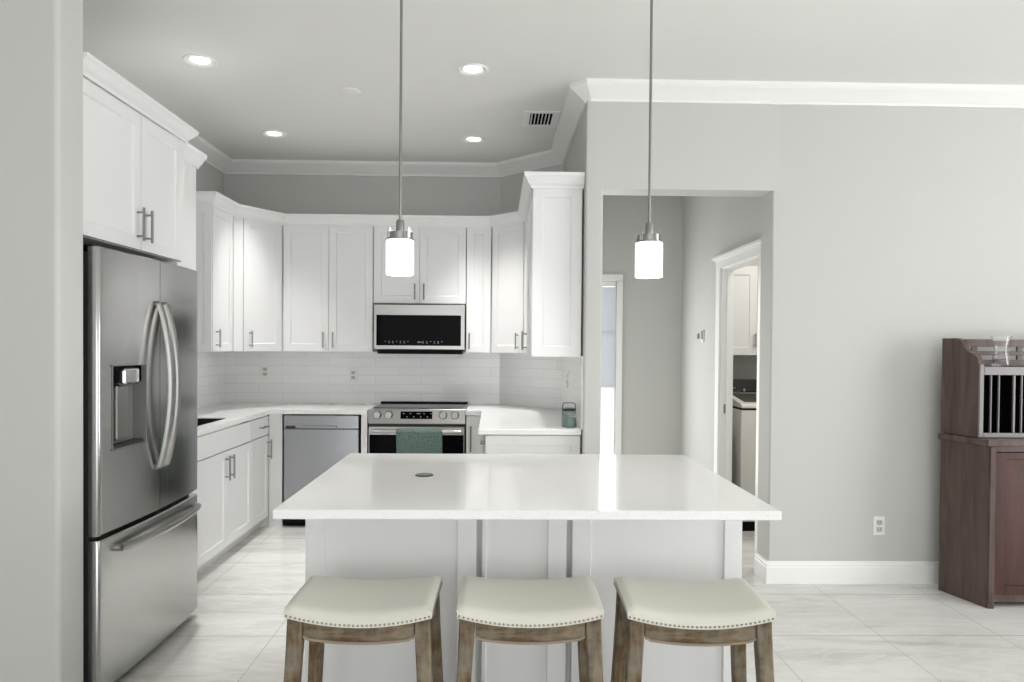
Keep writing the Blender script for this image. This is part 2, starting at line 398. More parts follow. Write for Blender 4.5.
# glazed hall door with its casing
cas = MB().box(DR - 0.004, DR + 0.050, HB - 0.018, HB, 0, 2.03).box(DL - 0.058, DL + 0.004, HB - 0.018, HB, 0, 2.03).box(DL - 0.058, DR + 0.050, HB - 0.018, HB, 2.026, 2.088)
struct('trim_4', cas, M['trim'])
dr = struct('door_1', MB().box(DL + 0.002, DL + 0.035, HB + 0.03, HB + 0.07, 0, 2.026).box(DR - 0.012, DR - 0.002, HB + 0.03, HB + 0.07, 0, 2.026)
            .box(DL, DR - 0.01, HB + 0.03, HB + 0.07, 1.985, 2.026).box(DL, DR - 0.01, HB + 0.03, HB + 0.07, 0, 0.06).box(DL, DR - 0.01, HB + 0.035, HB + 0.065, 1.545, 1.565), M['trim'])
struct('glass_pane', MB().box(DL + 0.03, DR - 0.008, HB + 0.047, HB + 0.053, 0.05, 1.99), M['pane'], parent=dr)
bl = MB()
for k in range(38):
    z = 1.975 - k * 0.024
    bl.extrude([(DL + 0.036, HB + 0.020, z), (DL + 0.036, HB + 0.026, z - 0.026), (DL + 0.036, HB + 0.027, z - 0.026), (DL + 0.036, HB + 0.021, z + 0.001)], (DR - DL - 0.05, 0, 0))
bl.box(DL + 0.034, DR - 0.013, HB + 0.016, HB + 0.036, 1.05, 1.062)
struct('window_blind', bl, M['blind'], parent=dr)
# tiled splashback
sp = MB().box(XL, 0.03, YB - 0.008, YB, 0.92, 1.370).box(XL, XL + 0.008, 4.18, YB, 0.92, 1.370).box(XR - 0.008, XR, YF + 0.07, YB - 0.5, 0.92, 1.370)
sp.prism([(0.03, YB - 0.008), (XR - 0.008, YB - 0.5), (XR, YB - 0.5), (0.03, YB)], 0.92, 1.370)
struct('wall_splashback', sp, M['tile'])

# ------------------------------------------------------------------ cabinet helpers
def pull(F, x, z, length=0.13, vertical=True, t=0.02):
    b = MB(F); h = length / 2; so = 0.032
    if vertical:
        b.tube([(x, t + so, z - h), (x, t + so, z + h)], 0.0062, 10)
        for s in (-1, 1): b.tube([(x, t, z + s*h*0.72), (x, t + so, z + s*h*0.72)], 0.0048, 8)
    else:
        b.tube([(x - h, t + so, z), (x + h, t + so, z)], 0.0062, 10)
        for s in (-1, 1): b.tube([(x + s*h*0.72, t, z), (x + s*h*0.72, t + so, z)], 0.0048, 8)
    return b
def front(kind, root, F, x0, x1, z0, z1, handle=None, hlen=0.13, rail=0.058, flat=False, gap=0.0022):
    """one door or drawer with its pull; F maps (along, outwards, up)"""
    G = F @ Matrix.Translation((x0 + gap, 0.001, z0 + gap)); w = x1 - x0 - 2*gap; h = z1 - z0 - 2*gap
    b = MB(G)
    if flat: b.box(0, w, 0, 0.02, 0, h, 0.002)
    else: b.shaker(w, h, l=rail, r=rail, tp=rail, bt=rail)
    d = part(kind, b, M['cab'], root)
    if handle:
        hx, hz, vert = handle
        part('handle', pull(F, hx, hz, hlen, vert), M['nickel'], d, smooth=True)
    return d
CT = 0.92                                            # worktop height
UB, UT = 1.370, 2.40                                 # upper cabinets
# ---- wall cabinets along the back
FY = 5.97
FB = lambda x: frame((x, FY + 0.02, 0), (1, 0, 0), (0, -1, 0))
def back_upper(x0, x1, z0, label, doors, name='wall_cabinet'):
    t = thing(name, label, 'cabinet', ((x0 + x1)/2, FY + 0.2, z0), 'white wall cabinets')
    part('carcass', MB().box(x0 + 0.001, x1 - 0.001, FY + 0.02, YB - 0.010 if z0 < 1.372 else YB - 0.010, z0, UT), M['cab_in'], t)
    for a, b_, hx in doors: front('door', t, FB(0), a, b_, z0, UT - 0.002, (hx, z0 + 0.095, True) if hx is not None else None)
    return t
back_upper(-1.737, -1.008, UB, 'tall white two-door wall cabinet left of the microwave', [(-1.735, -1.367, -1.408), (-1.367, -1.010, -1.328)])
back_upper(-1.006, -0.252, 1.768, 'short white two-door wall cabinet directly above the microwave', [(-1.004, -0.630, -0.667), (-0.630, -0.254, -0.593)])
back_upper(-0.250, -0.046, UB, 'narrow single-door white wall cabinet right of the microwave', [(-0.248, -0.048, -0.222)])
# ---- left run upper and the two diagonal corner cabinets
FXL = -1.99
t = thing('wall_cabinet', 'white wall cabinet on the left wall, end panel towards the fridge', 'cabinet', (-2.17, 5.35, UB), 'white wall cabinets')
part('carcass', MB().box(XL + 0.010, FXL - 0.02, 5.15, 5.548, UB, UT), M['cab_in'], t)
front('door', t, frame((FXL - 0.02, 0, 0), (0, 1, 0), (1, 0, 0)), 5.155, 5.545, UB, UT - 0.002, (5.215, UB + 0.095, True))
part('end_panel', MB(frame((XL + 0.010, 5.15, UB), (1, 0, 0), (0, -1, 0))).shaker(FXL - XL - 0.012, UT - UB - 0.002, t=0.012, l=0.05, r=0.05, rec=0.004), M['cab'], t)
def diag_cab(p, q, poly, label, hfrac, dfrac=0.0):
    t = thing('corner_wall_cabinet', label, 'cabinet', ((p[0]+q[0])/2, (p[1]+q[1])/2 + 0.1, UB), 'white wall cabinets')
    part('carcass', MB().prism(poly, UB, UT), M['cab_in'], t)
    u = Vector((q[0]-p[0], q[1]-p[1], 0)); n = Vector((u.y, -u.x, 0)).normalized(); L_ = u.length
    o = Vector((p[0], p[1], 0)) - n * 0.02
    if dfrac > 0.01: part('stile', MB(frame(o, u, n)).box(0.006, L_ * dfrac - 0.002, 0.001, 0.019, UB, UT - 0.002, 0.001), M['cab'], t)
    front('door', t, frame(o, u, n), max(0.006, L_ * dfrac), L_ - 0.006, UB, UT - 0.002, (L_ * hfrac, UB + 0.095, True))
    return t
a, b_ = (-1.99, 5.55), (-1.74, 5.968)
diag_cab(a, b_, [(-2.35, 5.551), (-2.012, 5.551), (-1.757, 5.978), (-1.757, 6.0), (-1.74, 6.0), (-1.74, 6.349), (-2.35, 6.349)], 'white angled corner wall cabinet in the back left corner', 0.32, 0.20)
a, b_ = (-0.042, 5.968), (0.213, 5.712)
diag_cab(a, b_, [(-0.043, 5.992), (-0.028, 5.982), (0.227, 5.726), (0.240, 5.713), (0.515, 5.713), (0.515, 5.85), (0.025, 6.340), (-0.043, 6.340)], 'white angled corner wall cabinet between narrow cabinet and hallway-side cabinet', 0.84)
# ---- right run upper with the panelled end
FXR = 0.213
t = thing('wall_cabinet', 'tall white wall cabinet by the hallway opening with panelled end', 'cabinet', (0.37, 5.0, UB), 'white wall cabinets')
part('carcass', MB().box(FXR + 0.02, XR - 0.010, 4.47, 5.708, UB - 0.006, UT), M['cab_in'], t)
FR = frame((FXR + 0.02, 0, 0), (0, 1, 0), (-1, 0, 0))
front('door', t, FR, 4.474, 5.09, UB, UT - 0.002, (5.052, UB + 0.095, True))
front('door', t, FR, 5.09, 5.704, UB, UT - 0.002, (5.128, UB + 0.095, True))
part('end_panel', MB(frame((FXR + 0.004, 4.47, UB - 0.006), (1, 0, 0), (0, -1, 0))).shaker(XR - FXR - 0.020, UT - UB + 0.004, t=0.018, l=0.062, r=0.062, tp=0.062, bt=0.062, rec=0.008), M['cab'], t)
# crown over the uppers
top = 2.478
prof = [(-0.012, UT - 0.012), (0.008, UT - 0.012), (0.011, UT + 0.004), (0.022, UT + 0.014), (0.042, UT + 0.050), (0.050, UT + 0.060), (0.052, top), (-0.012, top)]
cr = MB().sweep([(XL + 0.004, 5.138), (FXL + 0.001, 5.138), (FXL + 0.001, 5.549), (-1.736, FY - 0.001), (-0.043, FY - 0.001), (FXR - 0.001, 5.711), (FXR - 0.001, 4.451), (XR - 0.004, 4.451)],
                [(d + (0.0 if d > 0 else 0.013), z) for d, z in prof])
single('cabinet_crown_molding', cr, M['cab'], 'continuous white crown molding capping the wall cabinets around the stove wall', 'molding')

# ---- cabinet above the fridge, with its own crown
FF = -1.64
t = thing('overhead_cabinet', 'white two-door cabinet above the stainless fridge', 'cabinet', (-2.0, 3.38, 1.853), 'white wall cabinets')
part('carcass', MB().box(XL + 0.004, FF - 0.02, 2.862, 3.83, 1.853, 2.50).box(FF - 0.1, FF - 0.002, 3.835, 3.862, 1.853, 2.50), M['cab_in'], t)
FO = frame((FF - 0.02, 0, 0), (0, 1, 0), (1, 0, 0))
front('door', t, FO, 2.864, 3.40, 1.853, 2.478, (3.362, 1.853 + 0.115, True), 0.15)
front('door', t, FO, 3.40, 3.832, 1.853, 2.478, (3.442, 1.853 + 0.115, True), 0.15)
prof2 = [(0.001, 2.480), (0.010, 2.480), (0.014, 2.492), (0.030, 2.505), (0.046, 2.526), (0.054, 2.534), (0.056, 2.548), (0.001, 2.548)]
part('crown_molding', MB().sweep([(FF, 2.862), (FF, 3.864), (-2.1, 3.864)], prof2), M['cab'], t)
t = thing('tall_end_cabinet', 'narrow full-height white cabinet at the far side of the fridge', 'cabinet', (-2.0, 4.0, 0))
part('body', MB().box(XL + 0.004, -1.70, 3.925, 4.165, 0.0, 2.42, 0.003), M['cab'], t)
prof3 = [(-0.004, 2.415), (0.010, 2.415), (0.013, 2.43), (0.022, 2.44), (0.036, 2.47), (0.042, 2.480), (0.044, 2.500), (-0.004, 2.500)]
part('crown_molding', MB().sweep([(-1.70, 3.926), (-1.70, 4.165), (-2.2, 4.165)], prof3), M['cab'], t)

# ---- base cabinets, left run
BX, BY = -1.765, 5.70
FL = frame((BX - 0.02, 0, 0), (0, 1, 0), (1, 0, 0))
t = thing('sink_base_cabinet', 'white sink base cabinet with false front and two doors beside fridge', 'cabinet', (-2.05, 4.8, 0))
part('carcass', MB().box(XL + 0.004, BX - 0.02, 4.17, 4.44, 0.085, 0.885).box(XL + 0.004, BX - 0.02, 4.44, 5.305, 0.085, 0.66).box(BX - 0.055, BX - 0.02, 4.44, 5.305, 0.66, 0.885).box(XL + 0.004, BX - 0.02, 5.12, 5.305, 0.66, 0.885), M['cab_in'], t)
part('toe_kick', MB().box(XL + 0.02, BX - 0.075, 4.17, 5.305, 0, 0.085), M['toe'], t)
front('drawer_front', t, FL, 4.325, 5.297, 0.728, 0.872, None, flat=True)
front('door', t, FL, 4.325, 4.83, 0.09, 0.724, (4.79, 0.615, True), 0.16)
front('door', t, FL, 4.83, 5.305, 0.09, 0.724, (4.868, 0.615, True), 0.16)
t = thing('base_cabinet', 'narrow white base cabinet with one drawer and door beside dishwasher corner', 'cabinet', (-2.05, 5.5, 0))
part('carcass', MB().box(XL + 0.004, BX - 0.02, 5.307, 5.72, 0.085, 0.885), M['cab_in'], t)
part('toe_kick', MB().box(XL + 0.02, BX - 0.075, 5.307, 5.72, 0, 0.085).box(BX - 0.075, BX, BY + 0.001, BY + 0.02, 0, 0.085), M['toe'], t)
front('drawer', t, FL, 5.317, 5.698, 0.728, 0.872, (5.53, 0.80, False), 0.13, flat=True)
front('door', t, FL, 5.309, 5.698, 0.09, 0.724, (5.665, 0.615, True), 0.15)
# corner filler by the dishwasher, and the strip between dishwasher and range
single('filler_panel', MB().box(BX + 0.002, -1.662, BY, BY + 0.02, 0.0, 0.885, 0.001), M['cab'], 'white filler strip left of the dishwasher', 'panel', 'white filler strips')
single('filler_panel', MB().box(-1.050, -1.003, BY, BY + 0.56, 0.0, 0.885, 0.001), M['cab'], 'white filler strip between dishwasher and range', 'panel', 'white filler strips')
# right run base cabinets
t = thing('base_cabinet', 'slim white pull-out base cabinet right of the range', 'cabinet', (-0.19, 6.0, 0))
part('carcass', MB().box(-0.232, -0.082, BY + 0.02, YB - 0.01, 0.085, 0.885), M['cab_in'], t)
part('toe_kick', MB().box(-0.232, -0.082, BY + 0.08, YB - 0.02, 0, 0.085), M['toe'], t)
front('door', t, frame((0, BY + 0.02, 0), (1, 0, 0), (0, -1, 0)), -0.231, -0.098, 0.09, 0.88, (-0.196, 0.70, True), 0.20, rail=0.03, flat=True)
PX, PY = -0.062, 4.47
t = thing('peninsula_base_cabinet', 'white base cabinet along the hallway wall with panelled end', 'cabinet', (0.23, 5.0, 0))
part('carcass', MB().prism([(PX + 0.02, PY), (XR - 0.012, PY), (XR - 0.012, 5.84), (0.05, 6.30), (-0.078, 6.30), (-0.078, 5.74), (PX + 0.02, 5.74)], 0.085, 0.885), M['cab_in'], t)
part('toe_kick', MB().box(PX + 0.08, XR - 0.02, PY, 5.74, 0, 0.085), M['toe'], t)
part('end_panel', MB(frame((PX, PY, 0.0), (1, 0, 0), (0, -1, 0))).shaker(XR - PX - 0.012, 0.878, t=0.018, l=0.055, r=0.055, tp=0.055, bt=0.16, rec=0.008), M['cab'], t)
FP = frame((PX + 0.02, 0, 0), (0, 1, 0), (-1, 0, 0))
for y0, y1, hy in ((4.474, 5.06, 5.02), (5.06, 5.66, 5.10)):
    front('drawer', t, FP, y0, y1, 0.715, 0.876, ((y0 + y1)/2, 0.795, False), 0.13, flat=True)
    front('door', t, FP, y0, y1, 0.09, 0.712, (hy, 0.60, True), 0.14)

# ---- worktops
top_l = MB()
hx0, hx1, hy0, hy1 = -2.24, -1.83, 4.47, 5.04
z0, z1 = 0.887, CT
top_l.box(XL + 0.009, hx0, 4.17, BY - 0.03, z0, z1).box(hx1, BX + 0.020, 4.17, BY - 0.03, z0, z1).box(hx0, hx1, 4.17, hy0, z0, z1).box(hx0, hx1, hy1, BY - 0.03, z0, z1)
top_l.box(XL + 0.009, -1.001, BY - 0.03, YB - 0.009, z0, z1)
bmesh.ops.remove_doubles(top_l.bm, verts=top_l.bm.verts[:], dist=1e-5)
single('countertop', top_l, M['quartz'], 'white quartz countertop running from the fridge around to the range', 'countertop', 'white quartz countertops')
top_r = MB().prism([(-0.236, BY - 0.03), (-0.106, BY - 0.03), (-0.106, 4.43), (XR - 0.009, 4.43), (XR - 0.009, YB - 0.513), (0.02, YB - 0.010), (-0.236, YB - 0.010)], z0, z1, 0.003)
single('countertop', top_r, M['quartz'], 'white quartz countertop right of the range holding the glass jar', 'countertop', 'white quartz countertops')
sk = thing('kitchen_sink', 'black composite sink set into counter beside the fridge', 'sink', (-2.0, 4.78, 0.70))
b = MB(); w = 0.012
b.box(hx0 + 0.001, hx1 - 0.001, hy0 + 0.001, hy1 - 0.001, 0.69, 0.70)
b.box(hx0 + 0.001, hx0 + w, hy0 + 0.001, hy1 - 0.001, 0.70, 0.914).box(hx1 - w, hx1 - 0.001, hy0 + 0.001, hy1 - 0.001, 0.70, 0.914)
b.box(hx0 + w, hx1 - w, hy0 + 0.001, hy0 + w, 0.70, 0.914).box(hx0 + w, hx1 - w, hy1 - w, hy1 - 0.001, 0.70, 0.914)
part('basin', b, M['sink'], sk)
part('drain', MB().lathe([(0, 0.004), (0.04, 0.004), (0.045, 0.0), (0, 0.0)], (-2.0, 4.78, 0.7005)), M['chrome'], sk, smooth=True)

# ------------------------------------------------------------------ refrigerator
RY0, RY1 = 2.893, 3.846; RYM = (RY0 + RY1) / 2
fr = thing('refrigerator', 'stainless steel french-door refrigerator with bottom freezer', 'refrigerator', (-1.95, RYM, 0))
part('body', MB().box(XL + 0.03, -1.603, RY0 + 0.005, RY1 - 0.005, 0.03, 1.785, 0.004), M['darkgrey'], fr)
part('toe_grille', MB().box(-1.602, -1.585, RY0 + 0.01, RY1 - 0.02, 0.012, 0.036, 0.002), M['black'], fr)
def face_x(y):                                       # gently bowed front with rounded ends
    s = (y - RYM) / ((RY1 - RY0) / 2)
    return -1.558 + 0.020 * (1 - s*s)
def bowed(y0, y1, z0, z1, hole=None, round0=False, round1=False):
    b = MB(); r = 0.014; n = 26
    ys = [y0 + (y1 - y0) * i / n for i in range(n + 1)]
    if round0: ys = [y0 + r * (1 - cos(radians(90*k/7))) for k in range(7)] + [y for y in ys if y > y0 + r]
    if round1: ys = [y for y in ys if y < y1 - r] + [y1 - r * (1 - cos(radians(90*k/7))) for k in range(6, -1, -1)]
    zs = [z0, z0 + 0.006] + ([hole[2], hole[3]] if hole else []) + [z1 - 0.006, z1]
    if hole: ys = sorted(set([y for y in ys if abs(y - hole[0]) > 0.004 and abs(y - hole[1]) > 0.004] + [hole[0], hole[1]]))
    def X(y, z):
        x = face_x(y)
        if round0 and y < y0 + r: x -= r - math.sqrt(max(0, r*r - (y0 + r - y)**2))
        if round1 and y > y1 - r: x -= r - math.sqrt(max(0, r*r - (y - y1 + r)**2))
        if z in (z0, z1): x -= 0.006
        return x
    back = -1.601
    V = [[b._v((X(y, z), y, z)) for z in zs] for y in ys]; B = [[b._v((back, y, z)) for z in (z0, z1)] for y in ys]
    for i in range(len(ys) - 1):
        for j in range(len(zs) - 1):
            if hole and ys[i] >= hole[0] - 1e-6 and ys[i+1] <= hole[1] + 1e-6 and zs[j] >= hole[2] - 1e-6 and zs[j+1] <= hole[3] + 1e-6: continue
            b.face([V[i][j], V[i+1][j], V[i+1][j+1], V[i][j+1]])
        b.face([V[i][0], V[i+1][0], B[i+1][0], B[i][0]]); b.face([V[i][-1], V[i+1][-1], B[i+1][1], B[i][1]])
        b.face([B[i][0], B[i+1][0], B[i+1][1], B[i][1]])
    for i in (0, -1): b.face([*V[i], B[i][1], B[i][0]])
    return b
SEAM = RYM - 0.001
HOLE = (2.978, 3.238, 0.992, 1.335)
d1 = part('door', bowed(RY0, SEAM - 0.002, 0.662, 1.805, HOLE, round0=True), M['fridge'], fr, smooth=True, angle=40)
d2 = part('door', bowed(SEAM + 0.002, RY1, 0.662, 1.805, None, round1=True), M['fridge'], fr, smooth=True, angle=40)
d3 = part('freezer_drawer', bowed(RY0, RY1, 0.040, 0.644, None, True, True), M['fridge'], fr, smooth=True, angle=40)
def fridge_pull(y, dy):
    b = MB(); pts = []
    for k in range(17):
        s = k / 16; z = 0.868 + (1.604 - 0.868) * s
        pts.append((face_x(y) + 0.014 + 0.052 * sin(pi * s) ** 0.8, y + dy * sin(pi * s), z))
    b.tube(pts, 0.0165, 10, flat=0.8)
    for s in (0, -1): b.tube([(face_x(y) - 0.002, y, pts[s][2]), pts[s]], 0.013, 10)
    return b
part('handle', fridge_pull(SEAM - 0.034, 0), M['steel'], d1, smooth=True)
part('handle', fridge_pull(SEAM + 0.034, 0), M['steel'], d2, smooth=True)
b = MB(); pts = []
for k in range(17):
    s = k / 16; y = RY0 + 0.115 + (RY1 - RY0 - 0.165) * s
    pts.append((face_x(y) + 0.018 + 0.032 * sin(pi * s) ** 0.7, y, 0.588))
b.tube(pts, 0.015, 10)
for s in (0, -1): b.tube([(face_x(pts[s][1]) - 0.004, pts[s][1], 0.588), pts[s]], 0.014, 10)
part('handle', b, M['steel'], d3, smooth=True)
# dispenser alcove in the left door
y0, y1, z0, z1 = HOLE; xb = -1.600; xf = face_x((y0 + y1)/2)
b = MB()
b.box(xb, xb + 0.004, y0, y1, z0, z1)
for yy in (y0 - 0.001, y1 - 0.003): b.box(xb, face_x(yy) + 0.003, yy, yy + 0.004, z0, z1)
b.box(xb, xf + 0.002, y0, y1, z0 - 0.003, z0 + 0.003).box(xb, xf + 0.002, y0, y1, z1 - 0.003, z1 + 0.003)
dp = part('water_dispenser', b, M['greyplastic'], d1)
for nm, mb_, mt in (('dispenser_hood', MB().box(xb + 0.004, xf - 0.012, y0 + 0.004, y1 - 0.004, z1 - 0.075, z1 - 0.004, 0.004), 'blackglass'),
                    ('dispenser_nozzle', MB().box(xb + 0.02, xf + 0.004, y0 + 0.085, y1 - 0.05, z1 - 0.085, z1 - 0.012, 0.012, 3), 'chrome'),
                    ('dispenser_paddle', MB().box(xb + 0.006, xb + 0.03, y0 + 0.075, y1 - 0.09, z0 + 0.03, z1 - 0.085, 0.006, 2), 'steel'),
                    ('drip_tray', MB().box(xb + 0.004, xf - 0.004, y0 + 0.004, y1 - 0.004, z0 + 0.003, z0 + 0.016, 0.002), 'darkgrey')):
    part(nm, mb_, M[mt], d1)
for yy in (RY0 + 0.05, RY1 - 0.09): part('hinge_cover', MB().box(-1.70, -1.59, yy - 0.03, yy + 0.04, 1.786, 1.815, 0.004), M['black'], fr)
for yy in (RY0 + 0.06, RY1 - 0.06):
    for xx in (-1.70, -2.25): part('foot', MB().lathe([(0, 0), (0.022, 0), (0.022, 0.01), (0.012, 0.012), (0.012, 0.031), (0, 0.031)], (xx, yy, 0), 14), M['black'], fr, smooth=True)

# ------------------------------------------------------------------ range
rx0, rx1, ry = -0.997, -0.240, 5.70
rg = thing('range', 'stainless slide-in electric range with front knobs and black oven glass', 'range', ((rx0+rx1)/2, 6.0, 0))
part('body', MB().box(rx0 + 0.003, rx1 - 0.003, ry + 0.03, 6.30, 0.03, 0.905), M['darkgrey'], rg)
part('cooktop', MB().box(rx0, rx1, ry + 0.03, 6.315, 0.906, 0.926, 0.003), M['steel'], rg)
part('cooktop_glass', MB().box(rx0 + 0.02, rx1 - 0.02, ry + 0.10, 6.27, 0.9262, 0.930, 0.001), M['blackglass'], rg)
part('rear_vent_trim', MB().box(rx0 + 0.005, rx1 - 0.005, 6.285, 6.345, 0.921, 0.940, 0.002), M['black'], rg)
cp = part('control_panel', MB().extrude([(rx0, ry + 0.055, 0.927), (rx0, ry + 0.018, 0.922), (rx0, ry - 0.006, 0.815), (rx0, ry + 0.055, 0.811)], (rx1 - rx0, 0, 0)), M['steel'], rg)
def cp_y(z): return ry - 0.006 + (z - 0.815) / (0.922 - 0.815) * 0.024
part('display', MB().extrude([(-0.745, cp_y(0.852) - 0.0005, 0.852), (-0.745, cp_y(0.909) - 0.0005, 0.909), (-0.745, cp_y(0.909) - 0.003, 0.909), (-0.745, cp_y(0.852) - 0.003, 0.852)], (0.248, 0, 0)), M['blackglass'], cp)
for k in range(9):
    zz = 0.868 if k % 2 else 0.893; xx = -0.725 + k * 0.0265
    part('display_mark', MB().box(xx, xx + (0.030 if k == 4 else 0.010), cp_y(zz) - 0.0042, cp_y(zz) - 0.0032, zz - 0.003, zz + 0.003), M['mark'], cp)
for xx in (-0.926, -0.836, -0.413, -0.320):
    part('knob', MB().lathe([(0, -0.036), (0.024, -0.036), (0.028, -0.031), (0.031, -0.006), (0.034, 0.0), (0, 0.0)], (xx, cp_y(0.882) - 0.0005, 0.882), 24, axis='y').box(xx - 0.004, xx + 0.004, cp_y(0.882) - 0.041, cp_y(0.882) - 0.034, 0.858, 0.906, 0.001), M['knob'], cp, smooth=True)
od = part('oven_door', MB().box(rx0 + 0.004, rx1 - 0.004, ry - 0.004, ry + 0.028, 0.20, 0.792, 0.004), M['steel'], rg)
part('oven_glass', MB().box(rx0 + 0.012, rx1 - 0.012, ry - 0.008, ry - 0.0045, 0.235, 0.728, 0.001), M['blackglass'], od)
hb = MB().tube([(rx0 + 0.03, ry - 0.048, 0.757), (rx1 - 0.03, ry - 0.048, 0.757)], 0.0125, 14)
for xx in (rx0 + 0.05, rx1 - 0.05): hb.tube([(xx, ry - 0.004, 0.757), (xx, ry - 0.048, 0.757)], 0.009, 10)
part('handle', hb, M['knob'], od, smooth=True)
part('drawer', MB().box(rx0 + 0.004, rx1 - 0.004, ry - 0.002, ry + 0.028, 0.06, 0.190, 0.004), M['steel'], rg)
for xx in (rx0 + 0.05, rx1 - 0.05):
    for yy in (ry + 0.08, 6.25): part('foot', MB().lathe([(0, 0), (0.018, 0), (0.018, 0.031), (0, 0.031)], (xx, yy, 0), 12), M['black'], rg)
# tea towel over the oven handle
tw = MB(); nx = 18
prof_t = [(ry - 0.028, 0.52), (ry - 0.030, 0.65), (ry - 0.031, 0.745)] + [(ry - 0.048 + 0.0165*cos(a), 0.757 + 0.0165*sin(a)) for a in [radians(20 + 20*i) for i in range(8)]] + [(ry - 0.066, 0.745), (ry - 0.069, 0.65), (ry - 0.071, 0.50), (ry - 0.072, 0.42)]
rows = []
for i in range(nx + 1):
    s = i / nx; r_ = []
    for j, (yy, zz) in enumerate(prof_t):
        drop = max(0, 0.757 - zz); taper = 1 - 0.10 * drop
        wav = 0.010 * drop * sin(s * 9 + 0.6) + 0.004 * drop * sin(s * 23)
        xx = -0.592 + (-0.178 + 0.356 * s) * taper + 0.02 * drop
        r_.append(tw._v((xx, yy - abs(wav) * (1.0 if j > 6 else -0.2), zz)))
    rows.append(r_)
for i in range(nx):
    for j in range(len(prof_t) - 1): tw.face([rows[i][j], rows[i+1][j], rows[i+1][j+1], rows[i][j+1]])
tt = single('dish_towel', tw, M['towel'], 'speckled grey-green dish towel hanging over the oven handle', 'towel', smooth=True, loc=(-0.6, ry - 0.05, 0.75))
sm = tt.modifiers.new('thickness', 'SOLIDIFY'); sm.thickness = 0.0025; sm.offset = 1

# ------------------------------------------------------------------ microwave
mx0, mx1, my = -0.995, -0.257, 5.93
mw = thing('microwave', 'stainless over-the-range microwave with black glass door', 'microwave', ((mx0+mx1)/2, 6.14, 1.38))
part('body', MB().box(mx0 + 0.004, mx1 - 0.004, my + 0.03, YB - 0.012, 1.398, 1.764), M['darkgrey'], mw)
md = part('door', MB().box(mx0, mx1, my, my + 0.03, 1.392, 1.757, 0.004), M['steel'], mw)
part('door_glass', MB().box(mx0 + 0.022, mx1 - 0.032, my - 0.003, my - 0.0005, 1.424, 1.672, 0.001), M['blackglass'], md)
for k in range(16):
    if k in (7, 8): continue
    xx = mx0 + 0.09 + k * 0.0305
    if k % 3: part('touch_key_mark', MB().box(xx, xx + 0.011, my - 0.0045, my - 0.0032, 1.444, 1.449), M['mark'], md)
    part('touch_key_mark', MB().box(xx, xx + 0.010, my - 0.0045, my - 0.0032, 1.456, 1.460), M['mark'], md)
part('clock_mark', MB().box(-0.640, -0.605, my - 0.0045, my - 0.0032, 1.449, 1.455), M['mark'], md)
part('vent_underside', MB().extrude([(mx0 + 0.025, my + 0.010, 1.391), (mx0 + 0.03, my + 0.030, 1.356), (mx0 + 0.03, 6.30, 1.356), (mx0 + 0.03, 6.30, 1.397), (mx0 + 0.03, my + 0.031, 1.397), (mx0 + 0.03, my + 0.031, 1.391)], (mx1 - mx0 - 0.06, 0, 0)), M['black'], mw)
for xx in (mx0 + 0.17, mx1 - 0.08): part('task_lamp', MB().box(xx, xx + 0.02, my + 0.04, my + 0.10, 1.353, 1.3558, 0.001), M['plate'], mw)

# ------------------------------------------------------------------ dishwasher
dx0, dx1 = -1.657, -1.055
dw = thing('dishwasher', 'stainless dishwasher with pocket bar handle left of the range', 'dishwasher', ((dx0+dx1)/2, 6.0, 0))
part('body', MB().box(dx0 + 0.004, dx1 - 0.004, BY + 0.02, 6.28, 0.03, 0.880), M['black'], dw)
dd = part('door', MB().box(dx0 + 0.012, dx1 - 0.012, BY - 0.012, BY + 0.019, 0.115, 0.770, 0.004), M['dwsteel'], dw)
part('top_band', MB().box(dx0 + 0.012, dx1 - 0.012, BY - 0.014, BY + 0.019, 0.774, 0.876, 0.003), M['dwsteel'], dd)
part('handle', MB().box(-1.508, -1.232, BY - 0.034, BY - 0.0145, 0.776, 0.798, 0.006, 2), M['dwsteel'], dd)
part('vent_grille', MB().box(-1.63, -1.555, BY - 0.0165, BY - 0.0145, 0.776, 0.796, 0.001), M['darkgrey'], dd)
part('toe_kick', MB().box(dx0 + 0.004, dx1 - 0.004, BY + 0.06, BY + 0.08, 0.0, 0.10), M['black'], dw)

# ------------------------------------------------------------------ island
IX0, IX1, IY0, IY1 = -0.664, 0.877, 2.56, 3.405
isl = thing('kitchen_island', 'white panelled kitchen island base behind the three stools', 'island', ((IX0+IX1)/2, 2.98, 0))
part('body', MB().prism([(IX0 + 0.004, IY0 + 0.021), (-0.064, IY0 + 0.021), (-0.064, IY0 + 0.055), (-0.045, IY0 + 0.055), (-0.045, IY0 + 0.021), (0.254, IY0 + 0.021), (0.254, IY0 + 0.055), (0.273, IY0 + 0.055), (0.273, IY0 + 0.021), (IX1 - 0.004, IY0 + 0.021), (IX1 - 0.004, IY1), (IX0 + 0.004, IY1)], 0.0, 0.883), M['cab_in'], isl)
FI = lambda x: frame((x, IY0 + 0.02, 0.0), (1, 0, 0), (0, -1, 0))
part('back_panel', MB(FI(IX0)).shaker(0.599, 0.883, l=0.063, r=0.066, tp=0.06, bt=0.12, rec=0.012), M['cab'], isl)
part('back_panel', MB(FI(-0.044)).shaker(0.297, 0.883, l=0.012, r=0.064, tp=0.06, bt=0.12, rec=0.012), M['cab'], isl)
part('back_panel', MB(FI(0.274)).shaker(0.603, 0.883, l=0.064, r=0.061, tp=0.06, bt=0.12, rec=0.012), M['cab'], isl)
for k in range(3):
    x0 = IX0 + 0.01 + k * 0.507
    front('door', isl, frame((0, IY1 + 0.001, 0), (1, 0, 0), (0, 1, 0)), x0, x0 + 0.505, 0.10, 0.878, (x0 + 0.05, 0.70, True))
